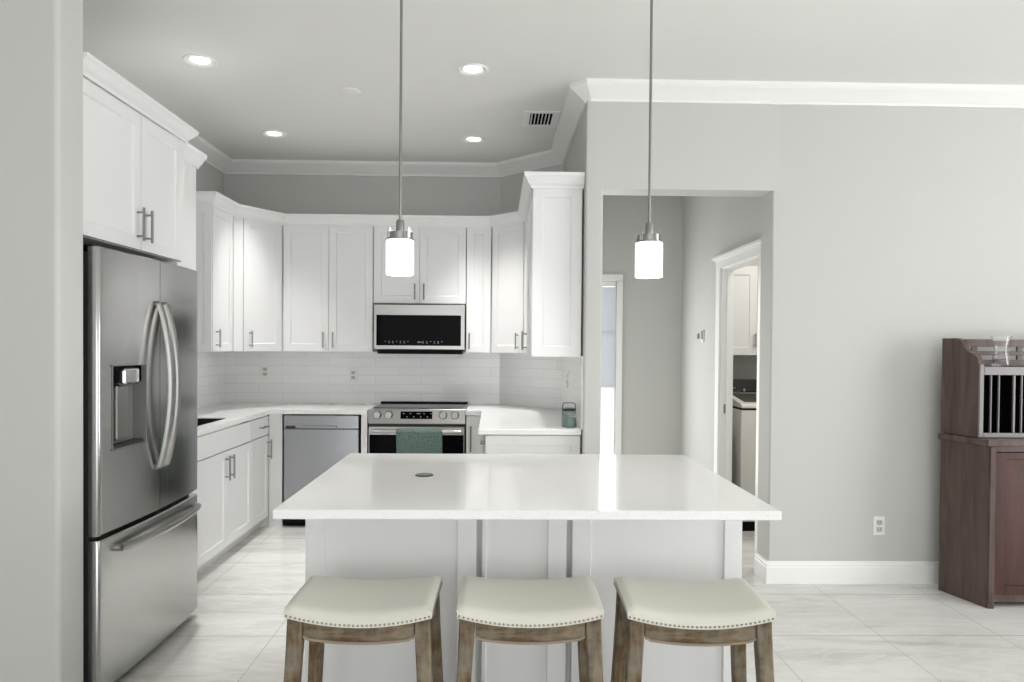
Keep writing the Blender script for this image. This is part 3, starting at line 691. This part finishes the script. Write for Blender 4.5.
single('island_countertop', MB().box(-0.689, 0.900, 2.262, 3.452, 0.885, 0.915, 0.004, 2), M['quartz'], 'large white quartz slab on top of the kitchen island', 'countertop', loc=(0.105, 2.857, 0.885))
pu = thing('popup_outlet', 'round grey pop-up outlet set flush in the island top', 'outlet', (-0.28, 2.868, 0.915))
part('cover', MB().lathe([(0, 0.004), (0.028, 0.004), (0.030, 0.003), (0.030, 0), (0, 0)], (-0.28, 2.868, 0.9152), 28), M['greyplastic'], pu, smooth=True)
part('bezel', MB().lathe([(0.031, 0.0), (0.031, 0.0045), (0.035, 0.003), (0.036, 0.0)], (-0.28, 2.868, 0.9152), 28, closed=True), M['wire'], pu, smooth=True)

# ------------------------------------------------------------------ bar stools
def make_stool(label, loc, rz):
    W, D = 0.425, 0.305
    t = thing('bar_stool', label, 'stool', loc, 'cream saddle stools at the island', rz)
    hx, hy = W/2, D/2
    top_z = lambda x, y=-hy: 0.681 - (0.029 - 0.014 * (y + hy) / D) * (1 - (abs(x)/hx) ** 2.0)
    n, mm = 28, 16; b = MB()
    def edge(s): return (1 - (1 - min(1, s)) ** 2.6)     # pillow roll-off near the rim
    T, Bt = [], []
    for i in range(n + 1):
        r1, r2 = [], []
        for j in range(mm + 1):
            sx = -1 + 2*i/n; sy = -1 + 2*j/mm
            sx_ = math.copysign(abs(sx) ** 0.85, sx); sy_ = math.copysign(abs(sy) ** 0.85, sy)
            x, y = sx_ * hx, sy_ * hy
            e = edge((hx - abs(x)) / 0.03) * edge((hy - abs(y)) / 0.035)
            zt = top_z(x, y) - 0.012 * (1 - e) + 0.004 * (1 - (y/hy)**2)
            r1.append(b._v((x, y, zt))); r2.append(b._v((x*0.995, y*0.995, top_z(x, y) - 0.036)))
        T.append(r1); Bt.append(r2)
    for i in range(n):
        for j in range(mm):
            b.face([T[i][j], T[i+1][j], T[i+1][j+1], T[i][j+1]]); b.face([Bt[i][j], Bt[i][j+1], Bt[i+1][j+1], Bt[i+1][j]])
    for i in range(n):
        for j in (0, mm): b.face([T[i][j], T[i+1][j], Bt[i+1][j], Bt[i][j]])
    for j in range(mm):
        for i in (0, n): b.face([T[i][j], T[i][j+1], Bt[i][j+1], Bt[i][j]])
    seat = part('seat', b, M['leather'], t, smooth=True, local=True, angle=60)
    nb = MB()
    def nail(x, y, z, nx_, ny_):
        o = Vector((x, y, z)); nn = Vector((nx_, ny_, 0)); uu = Vector((-ny_, nx_, 0))
        c = nb._v(o + nn*0.0035); ring = [nb._v(o + (uu*cos(a) + Vector((0, 0, 1))*sin(a)) * 0.0037) for a in [2*pi*k/7 for k in range(7)]]
        for k in range(7): nb.face([c, ring[k], ring[(k+1)%7]])
    for k in range(33):
        x = -hx + 0.008 + (W - 0.016) * k / 32; nail(x, -hy - 0.0002, top_z(x) - 0.0285, 0, -1); nail(x, hy + 0.0002, top_z(x, hy) - 0.0285, 0, 1)
    for k in range(22):
        y = -hy + 0.01 + (D - 0.02) * k / 21
        for s in (-1, 1): nail(s*(hx + 0.0002), y, top_z(hx) - 0.0285, s, 0)
    part('nailhead_trim', nb, M['nail'], seat, smooth=True, local=True, label='row of small pewter nailheads around the seat edge')
    # legs: square, tapering, splayed outwards, each a little curved
    for sx in (-1, 1):
        for sy in (-1, 1):
            b = MB(); rows = []
            for k in range(9):
                s = k / 8; z = 0.636 * (1 - s); hw = 0.0225 - 0.005 * s
                cx = sx * (hx - 0.030 + 0.037 * s ** 1.15); cy = sy * (hy - 0.030 + 0.045 * s ** 1.15)
                c = 0.004
                pts = [(-hw, -hw+c), (-hw+c, -hw), (hw-c, -hw), (hw, -hw+c), (hw, hw-c), (hw-c, hw), (-hw+c, hw), (-hw, hw-c)]
                zz = z + (top_z(cx, sy*hy) - 0.037 - 0.636 if k == 0 else 0)
                rows.append([b._v((cx + p[0], cy + p[1], zz)) for p in pts])
            for k in range(8):
                for q in range(8): b.face([rows[k][q], rows[k][(q+1)%8], rows[k+1][(q+1)%8], rows[k+1][q]])
            b.face(rows[0]); b.face(rows[-1])
            part('leg', b, M['oak'], t, local=True)
    # aprons: front and rear arched, sides straight
    for sy in (-1, 1):
        b = MB(); bd = MB(); N_ = 20; xa = hx - 0.054
        up, lo = [], []
        for i in range(N_ + 1):
            x = -xa + 2*xa*i/N_; s = x/xa
            up.append((x, top_z(x, sy*hy) - 0.037)); lo.append((x, 0.566 + 0.014 * s*s + 0.006 * max(0, abs(s) - 0.9)/0.1))
        y0, y1 = sorted((sy*(hy - 0.012), sy*(hy - 0.036)))
        b.extrude([(x, y0, z) for x, z in lo] + [(x, y0, z) for x, z in up[::-1]], (0, y1 - y0, 0))
        ap = part('apron', b, M['oak_h'], t, local=True)
        bd.tube([(x, sy*(hy - 0.010), z + 0.002) for x, z in lo], 0.0042, 8)
        part('bead', bd, M['bead'], ap, smooth=True, local=True)
    for sx in (-1, 1):
        x0, x1 = sorted((sx*(hx - 0.012), sx*(hx - 0.036)))
        part('apron', MB().box(x0, x1, -hy + 0.054, hy - 0.054, 0.574, top_z(hx - 0.03) - 0.037, 0.002), M['oak'], t, local=True)
    # foot stretchers
    k = (1 - 0.20/0.636) ** 1.15
    lx, ly = hx - 0.030 + 0.037*k, hy - 0.030 + 0.045*k
    for sy in (-1, 1): part('stretcher', MB().box(-lx + 0.015, lx - 0.015, sy*ly - 0.012, sy*ly + 0.012, 0.185, 0.215, 0.003), M['oak'], t, local=True)
    for sx in (-1, 1): part('stretcher', MB().box(sx*lx - 0.012, sx*lx + 0.012, -ly + 0.015, ly - 0.015, 0.245, 0.275, 0.003), M['oak'], t, local=True)
    return t
s0 = make_stool('cream saddle-seat stool with weathered legs, leftmost of the three at the island', (-0.388, 2.235, 0), radians(-1))
dup(s0, (0.104, 2.235, 0), 'cream saddle-seat stool in the middle between the two other stools', radians(0))
dup(s0, (0.600, 2.222, 0), 'cream saddle-seat stool nearest the dark hutch, rightmost at the island', radians(-2))

# ------------------------------------------------------------------ pendants, downlights, ceiling fittings
def make_pendant(label, loc):
    t = thing('pendant_lamp', label, 'lamp', loc, 'white glass pendants over the island')   # origin at the ceiling point
    dz = -CEIL
    part('canopy', MB().lathe([(0, 0), (0.062, 0), (0.062, -0.012), (0.052, -0.022), (0.012, -0.028), (0, -0.028)], (0, 0, 0), 32), M['nickel'], t, smooth=True, local=True)
    part('rod', MB().tube([(0, 0, -0.027), (0, 0, 1.905 + dz)], 0.0055, 12), M['nickel'], t, smooth=True, local=True)
    part('socket', MB().lathe([(0, 1.915), (0.013, 1.915), (0.0165, 1.905), (0.0165, 1.868), (0, 1.868)], (0, 0, dz), 24), M['nickel'], t, smooth=True, local=True)
    g = MB().lathe([(0, 1.868), (0.050, 1.866), (0.050, 1.842), (0.0555, 1.840), (0.0555, 1.836), (0, 1.838)], (0, 0, dz), 36)
    part('holder', g, M['nickel'], t, smooth=True, local=True)
    for k in range(4):
        a = pi/4 + k*pi/2; c, s = cos(a), sin(a)
        F = Matrix(((c, -s, 0, 0), (s, c, 0, 0), (0, 0, 1, dz), (0, 0, 0, 1)))
        part('bracket', MB(F).box(0.049, 0.056, -0.006, 0.006, 1.842, 1.880, 0.001), M['chrome'], t, local=True)
    part('shade', MB().lathe([(0.040, 1.835), (0.0525, 1.834), (0.0535, 1.828), (0.0535, 1.706), (0.0525, 1.702), (0.0495, 1.702), (0.0495, 1.829), (0.040, 1.830)], (0, 0, dz), 40, closed=True), M['shade'], t, smooth=True, local=True)
    part('bulb', MB().lathe([(0, 1.742), (0.018, 1.747), (0.028, 1.765), (0.030, 1.78), (0.024, 1.80), (0.014, 1.82), (0.013, 1.838), (0, 1.838)], (0, 0, dz), 20), M['shade'], t, smooth=True, local=True)
    d = bpy.data.lights.new('pendant_light', 'POINT'); d.energy = 2.5; d.shadow_soft_size = 0.03; d.color = (1, 0.96, 0.9)
    o = bpy.data.objects.new('pendant_light', d); COL.objects.link(o); o.location = (loc[0], loc[1], 1.685)
    return t
p0 = make_pendant('white glass pendant lamp hanging in front of the upper cabinets and microwave', (-0.379, 2.86, CEIL))
dup(p0, (0.597, 2.86, CEIL), 'white glass pendant lamp hanging in front of the hallway opening')
d = bpy.data.lights.new('pendant_light', 'POINT'); d.energy = 2.5; d.shadow_soft_size = 0.03; d.color = (1, 0.96, 0.9)
o = bpy.data.objects.new('pendant_light', d); COL.objects.link(o); o.location = (0.597, 2.86, 1.685)

t = thing('downlight', 'recessed ceiling light nearest the fridge cabinet', 'light', (-1.648, 4.087, CEIL), 'recessed ceiling lights')
part('trim_ring', MB().lathe([(0.088, 0), (0.088, -0.004), (0.082, -0.009), (0.058, -0.004), (0.052, 0)], (0, 0, -0.0005), 36, closed=True), M['trim'], t, smooth=True, local=True)
part('lens', MB().lathe([(0, -0.002), (0.050, -0.002), (0.0515, 0), (0, 0)], (0, 0, -0.0008), 36), M['lens'], t, smooth=True, local=True)
for (x, y), lab in zip(DOWNLIGHTS[1:], ('recessed ceiling light nearest the air vent, right of the left pendant rod', 'recessed ceiling light above the left corner cabinets', 'recessed ceiling light above the microwave, beyond the air vent')):
    dup(t, (x, y, CEIL), lab)

vt = thing('ceiling_vent', 'white louvred air vent in the ceiling beside the crown molding', 'vent', (0.292, 5.03, CEIL))
vx0, vx1, vy0, vy1 = 0.172, 0.412, 4.86, 5.20
z = CEIL - 0.001
part('frame', MB().box(vx0, vx0 + 0.045, vy0, vy1, z - 0.008, z, 0.002).box(vx1 - 0.045, vx1, vy0, vy1, z - 0.008, z, 0.002).box(vx0 + 0.045, vx1 - 0.045, vy0, vy0 + 0.04, z - 0.008, z, 0.002).box(vx0 + 0.045, vx1 - 0.045, vy1 - 0.04, vy1, z - 0.008, z, 0.002), M['trim'], vt)
part('duct_opening', MB().box(vx0 + 0.045, vx1 - 0.045, vy0 + 0.04, vy1 - 0.04, z - 0.0012, z), M['void'], vt)
for k in range(6):
    xx = vx0 + 0.053 + k * 0.0235
    part('slat', MB().extrude([(xx, vy0 + 0.04, z - 0.0015), (xx + 0.005, vy0 + 0.04, z - 0.012), (xx + 0.0068, vy0 + 0.04, z - 0.012), (xx + 0.0025, vy0 + 0.04, z - 0.0015)], (0, vy1 - vy0 - 0.08, 0)), M['trim'], vt)
single('ceiling_cover_plate', MB().lathe([(0, -0.010), (0.052, -0.010), (0.062, -0.006), (0.064, 0), (0, 0)], (-0.915, 4.543, CEIL - 0.0005), 32), M['ceiling'], 'flat round cover plate on the ceiling left of the pendant rod', 'cover', smooth=True, loc=(-0.915, 4.543, CEIL))

# ------------------------------------------------------------------ outlets, thermostat
def outlet(F, label, kind='outlet', w=0.070, h=0.115):
    c = F @ Vector((0, 0, 0))
    t = thing('wall_outlet' if kind == 'outlet' else 'light_switch', label, kind, c, 'electrical plates')
    part('cover_plate', MB(F).box(-w/2, w/2, 0.0005, 0.006, -h/2, h/2, 0.002), M['plate'], t)
    for s in ((-1, 1) if kind == 'outlet' else ()):
        so = part('socket', MB(F).box(-0.017, 0.017, 0.0062, 0.008, s*0.021 - 0.014, s*0.021 + 0.014, 0.003, 2), M['socket'], t)
        part('slots', MB(F).box(-0.009, -0.006, 0.0081, 0.0084, s*0.021 - 0.006, s*0.021 + 0.007).box(0.006, 0.009, 0.0081, 0.0084, s*0.021 - 0.006, s*0.021 + 0.007).box(-0.003, 0.003, 0.0081, 0.0084, s*0.021 - 0.012, s*0.021 - 0.008), M['slot'], so)
    if kind != 'outlet':
        part('rocker', MB(F).box(-0.016, 0.016, 0.0062, 0.010, -0.033, 0.033, 0.002), M['plate'], t)
    return t
back = lambda x, z: frame((x, YB - 0.008, z), (1, 0, 0), (0, -1, 0))
outlet(back(-2.0, 1.19), 'white outlet on the tiles in the corner left of the dishwasher')
outlet(back(-1.24, 1.165), 'white outlet on the tiles left of the range')
outlet(frame((0.085, YB - 0.008 - 0.0545, 1.19), (1, -1, 0), (-1, -1, 0)), 'white switch on the tiles right of the range', 'switch')
outlet(frame((XR - 0.008, 5.30, 1.19), (0, 1, 0), (-1, 0, 0)), 'white outlet on the tiles by the glass jar')
outlet(frame((2.335, YF, 0.352), (1, 0, 0), (0, -1, 0)), 'white outlet low on the wall left of the dark hutch')
th = thing('thermostat', 'small grey thermostat on the hallway wall', 'thermostat', (HX, 5.955, 1.52))
part('body', MB().box(HX - 0.013, HX - 0.0005, 5.925, 5.985, 1.47, 1.575, 0.004), M['plate'], th)
part('screen', MB().box(HX - 0.0148, HX - 0.0132, 5.932, 5.978, 1.495, 1.565, 0.0005), M['greyplastic'], th)
single('wall_sensor', MB().box(HX - 0.010, HX - 0.0005, 6.075, 6.115, 1.50, 1.545, 0.002), M['greyplastic'], 'tiny grey sensor beside the thermostat on the hallway wall', 'sensor', loc=(HX, 6.095, 1.52))
single('strike_plate', MB().box(HX + 0.020, HX + 0.045, LY1 - 0.021, LY1 - 0.0185, 0.93, 1.0, 0.0005), M['nickel'], 'metal strike plate on the laundry door jamb', 'strike plate', loc=(HX + 0.03, LY1 - 0.02, 0.965))

# ------------------------------------------------------------------ glass jar on the counter
JX, JY = 0.460, 4.575
jr = thing('glass_jar', 'glass jar of grey-green filling with wire bail handle on counter', 'jar', (JX, JY, CT))
part('jar', MB().lathe([(0, 0.0), (0.042, 0.0), (0.047, 0.005), (0.047, 0.085), (0.043, 0.098), (0.036, 0.106), (0.036, 0.122), (0.033, 0.122), (0.033, 0.106), (0.040, 0.096), (0.044, 0.084), (0.044, 0.006), (0, 0.006)], (JX, JY, CT + 0.0005), 36), M['jarglass'], jr, smooth=True)
part('filling', MB().lathe([(0, 0.0065), (0.0435, 0.0065), (0.0435, 0.058), (0, 0.060)], (JX, JY, CT + 0.0005), 32), M['jarfill'], jr, smooth=True)
part('collar', MB().lathe([(0.0365, 0.104), (0.039, 0.104), (0.039, 0.116), (0.0365, 0.116)], (JX, JY, CT), 32, closed=True), M['wire'], jr, smooth=True)
part('handle', MB().tube([(JX - 0.040, JY, CT + 0.085)] + [(JX - 0.040, JY, CT + 0.11), (JX - 0.041, JY, CT + 0.135), (JX - 0.036, JY, CT + 0.148), (JX - 0.028, JY, CT + 0.152), (JX + 0.028, JY, CT + 0.152), (JX + 0.036, JY, CT + 0.148), (JX + 0.041, JY, CT + 0.135), (JX + 0.040, JY, CT + 0.11), (JX + 0.040, JY, CT + 0.085)], 0.0026, 8), M['wire'], jr, smooth=True)

# ------------------------------------------------------------------ laundry room
wa = thing('washing_machine', 'white top-load washing machine in the laundry room', 'washing machine', (2.24, 5.95, 0))
part('base', MB().box(1.92, 2.56, 5.62, 6.26, 0.0, 0.075), M['black'], wa)
part('cabinet', MB().box(1.90, 2.58, 5.60, 6.28, 0.075, 0.945, 0.012, 2), M['washer'], wa, smooth=True)
part('lid', MB().extrude([(1.905, 5.60, 0.975), (1.905, 5.63, 0.992), (1.905, 6.08, 1.050), (1.905, 6.08, 0.960), (1.905, 5.60, 0.960)], (0.67, 0, 0)), M['washer'], wa)
part('lid_seam', MB().box(1.905, 2.575, 5.604, 6.20, 0.9455, 0.9595), M['black'], wa)
part('lid_glass', MB().extrude([(1.955, 5.69, 1.0000), (1.955, 6.05, 1.0465), (1.955, 6.05, 1.0485), (1.955, 5.69, 1.0020)], (0.57, 0, 0)), M['darkgrey'], wa)
co = part('console', MB().extrude([(1.905, 6.09, 0.946), (1.905, 6.10, 1.06), (1.905, 6.16, 1.155), (1.905, 6.27, 1.155), (1.905, 6.27, 0.930)], (0.67, 0, 0)), M['black'], wa)
part('dial', MB().lathe([(0, -0.03), (0.03, -0.028), (0.034, 0), (0, 0)], (2.45, 6.10, 1.06), 24, axis='y'), M['chrome'], co, smooth=True)
part('console_marks', MB().box(1.93, 2.02, 6.103, 6.1055, 1.085, 1.091).box(1.93, 2.06, 6.098, 6.1005, 1.060, 1.063).box(2.085, 2.10, 6.098, 6.100, 1.06, 1.085), M['mark'], co)
single('drain_hose', MB().tube([(1.862, 5.72, 0.03), (1.858, 5.70, 0.25), (1.862, 5.70, 0.5), (1.872, 5.74, 0.68), (1.865, 5.86, 0.74), (1.86, 6.0, 0.66), (1.86, 6.1, 0.3)], 0.013, 10), M['hose'], 'grey hose looping in the gap beside the washing machine', 'hose', smooth=True)
lc = thing('laundry_cabinet', 'white wall cabinet above the washing machine in the laundry', 'cabinet', (2.3, 6.45, 1.363))
part('carcass', MB().box(1.80, 2.88, 6.32, HB - 0.004, 1.363, 2.14), M['cab_in'], lc)
FLc = frame((0, 6.32, 0), (1, 0, 0), (0, -1, 0))
front('door', lc, FLc, 1.802, 2.268, 1.363, 2.13, (2.243, 1.363 + 0.13, True), 0.12, rail=0.065)
front('door', lc, FLc, 2.268, 2.878, 1.363, 2.13, (2.31, 1.363 + 0.13, True), 0.12, rail=0.065)
area_light('laundry_ceiling_light', (2.5, 5.2, CEIL - 0.03), (0, 0, -1), 0.35, 0.35, 15, (1, 0.95, 0.88))

# ------------------------------------------------------------------ dark hutch on the right
hu = thing('bar_hutch', 'dark mahogany bar hutch with barred wine rack against the wall', 'hutch', (3.35, 4.1, 0))
CXh = 3.38
def mirror(poly): return poly + [(2*CXh - x, y) for x, y in poly[::-1]]
sl = lambda y: 2.632 + 0.272 * (4.25 - y)           # slanted side line
yb, yf, yu = 4.25, 3.945, 4.017
base_poly = mirror([(sl(yb), yb), (sl(yf), yf)])
b = MB()
b.prism([(sl(yb), yb), (sl(yb) + 0.03, yb), (sl(yf) + 0.03, yf + 0.008), (sl(yf), yf)], 0.0, 0.895, 0.002)
b2 = MB().prism([(2*CXh - x, y) for x, y in [(sl(yb), yb), (sl(yb) + 0.03, yb), (sl(yf) + 0.03, yf + 0.008), (sl(yf), yf)]], 0.0, 0.895, 0.002)
part('side_panel', b, M['mahog'], hu); part('side_panel', b2, M['mahog'], hu)
part('back_panel', MB().box(sl(yb) + 0.035, 2*CXh - sl(yb) - 0.035, yb - 0.02, yb, 0.06, 0.895), M['mahog'], hu)
for x0 in (sl(yf) + 0.002, 2*CXh - sl(yf) - 0.036): part('corner_post', MB().box(x0, x0 + 0.034, yf - 0.010, yf + 0.03, 0.0, 0.895, 0.005, 2), M['mahog'], hu)
xa, xb_ = sl(yf) + 0.04, 2*CXh - sl(yf) - 0.04
for za, zb in ((0.030, 0.072), (0.862, 0.895)): part('front_rail', MB().box(xa, xb_, yf + 0.012, yf + 0.03, za, zb, 0.002), M['mahog'], hu)
for k in range(2):
    x0 = xa + k * (xb_ - xa)/2 + 0.002; w_ = (xb_ - xa)/2 - 0.004
    dh = part('door', MB(frame((x0, yf + 0.020, 0.074), (1, 0, 0), (0, -1, 0))).shaker(w_, 0.786, t=0.02, l=0.05, r=0.05, tp=0.035, bt=0.05, rec=0.008), M['mahog_red'], hu)
    hx_ = x0 + (w_ - 0.025 if k == 0 else 0.025)
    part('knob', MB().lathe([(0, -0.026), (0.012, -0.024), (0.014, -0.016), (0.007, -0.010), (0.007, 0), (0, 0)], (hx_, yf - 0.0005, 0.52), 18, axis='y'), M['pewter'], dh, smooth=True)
o_ = 0.018
ct = mirror([(sl(yb) - o_, yb), (sl(yf) - o_, yf - o_)])
part('worktop', MB().prism(ct, 0.896, 0.934, 0.006), M['mahog'], hu)
# upper stage: scalloped sides, rack front, gallery
def upper_side(mir):
    pr_ = [(yb, 0.936), (yu, 0.936), (yu, 1.345), (yu + 0.004, 1.372), (yu + 0.018, 1.394), (yu + 0.045, 1.408), (yu + 0.070, 1.418), (yu + 0.086, 1.436), (yu + 0.100, 1.464), (yu + 0.118, 1.484), (yu + 0.140, 1.492), (yb, 1.492)]
    g = lambda x: 2*CXh - x if mir else x
    return MB().extrude([(g(sl(y)), y, z) for y, z in pr_], ((-1 if mir else 1) * 0.026, 0, 0))
for mir in (False, True): part('upper_side', upper_side(mir), M['mahog'], hu)
ua, ub_ = sl(yu) + 0.001, 2*CXh - sl(yu) - 0.001
part('rack_back', MB().box(sl(yb) + 0.03, 2*CXh - sl(yb) - 0.03, yb - 0.015, yb - 0.003, 0.936, 1.34), M['void'], hu)
part('shelf', MB().prism([(sl(yb) + 0.028, yb - 0.002), (sl(yu) + 0.028, yu + 0.012), (2*CXh - sl(yu) - 0.028, yu + 0.012), (2*CXh - sl(yb) - 0.028, yb - 0.002)], 1.312, 1.330), M['mahog'], hu)
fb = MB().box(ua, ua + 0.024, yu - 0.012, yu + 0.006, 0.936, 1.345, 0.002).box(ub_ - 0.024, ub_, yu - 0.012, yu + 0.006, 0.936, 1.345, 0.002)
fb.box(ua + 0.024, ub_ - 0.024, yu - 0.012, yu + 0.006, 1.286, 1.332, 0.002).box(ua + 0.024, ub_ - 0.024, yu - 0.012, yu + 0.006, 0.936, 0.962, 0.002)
part('rack_frame', fb, M['pewter'], hu)  # grey stands in for reflections on glossy wood, bars below too
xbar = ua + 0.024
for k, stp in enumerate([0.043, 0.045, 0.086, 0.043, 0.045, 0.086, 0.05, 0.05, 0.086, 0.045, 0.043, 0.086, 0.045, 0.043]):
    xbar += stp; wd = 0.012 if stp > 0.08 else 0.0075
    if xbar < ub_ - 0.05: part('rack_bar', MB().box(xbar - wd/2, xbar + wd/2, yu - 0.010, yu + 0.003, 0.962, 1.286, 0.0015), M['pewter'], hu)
gl = MB().box(sl(yb) + 0.028, 2*CXh - sl(yb) - 0.028, yb - 0.02, yb - 0.004, 1.445, 1.488, 0.002).box(sl(yb) + 0.028, 2*CXh - sl(yb) - 0.028, yb - 0.02, yb - 0.004, 1.395, 1.418, 0.002).box(sl(yb) + 0.028, 2*CXh - sl(yb) - 0.028, yb - 0.02, yb - 0.004, 1.330, 1.368, 0.002)
part('gallery_rail', gl, M['mahog'], hu)
for k in range(5): part('gallery_post', MB().box(2.80 + k*0.27, 2.83 + k*0.27, yb - 0.018, yb - 0.006, 1.368, 1.445), M['mahog'], hu)
single('crystal_vase', MB().lathe([(0, 0), (0.046, 0), (0.049, 0.006), (0.042, 0.045), (0.034, 0.085), (0.036, 0.12), (0.047, 0.165), (0.051, 0.174), (0.048, 0.174), (0.033, 0.12), (0.031, 0.085), (0.038, 0.05), (0.043, 0.012), (0, 0.010)], (2.862, 4.075, 1.3315), 32), M['glass'], 'clear crystal vase with pinched waist standing on the dark hutch', 'vase', smooth=True, loc=(2.862, 4.075, 1.3315))
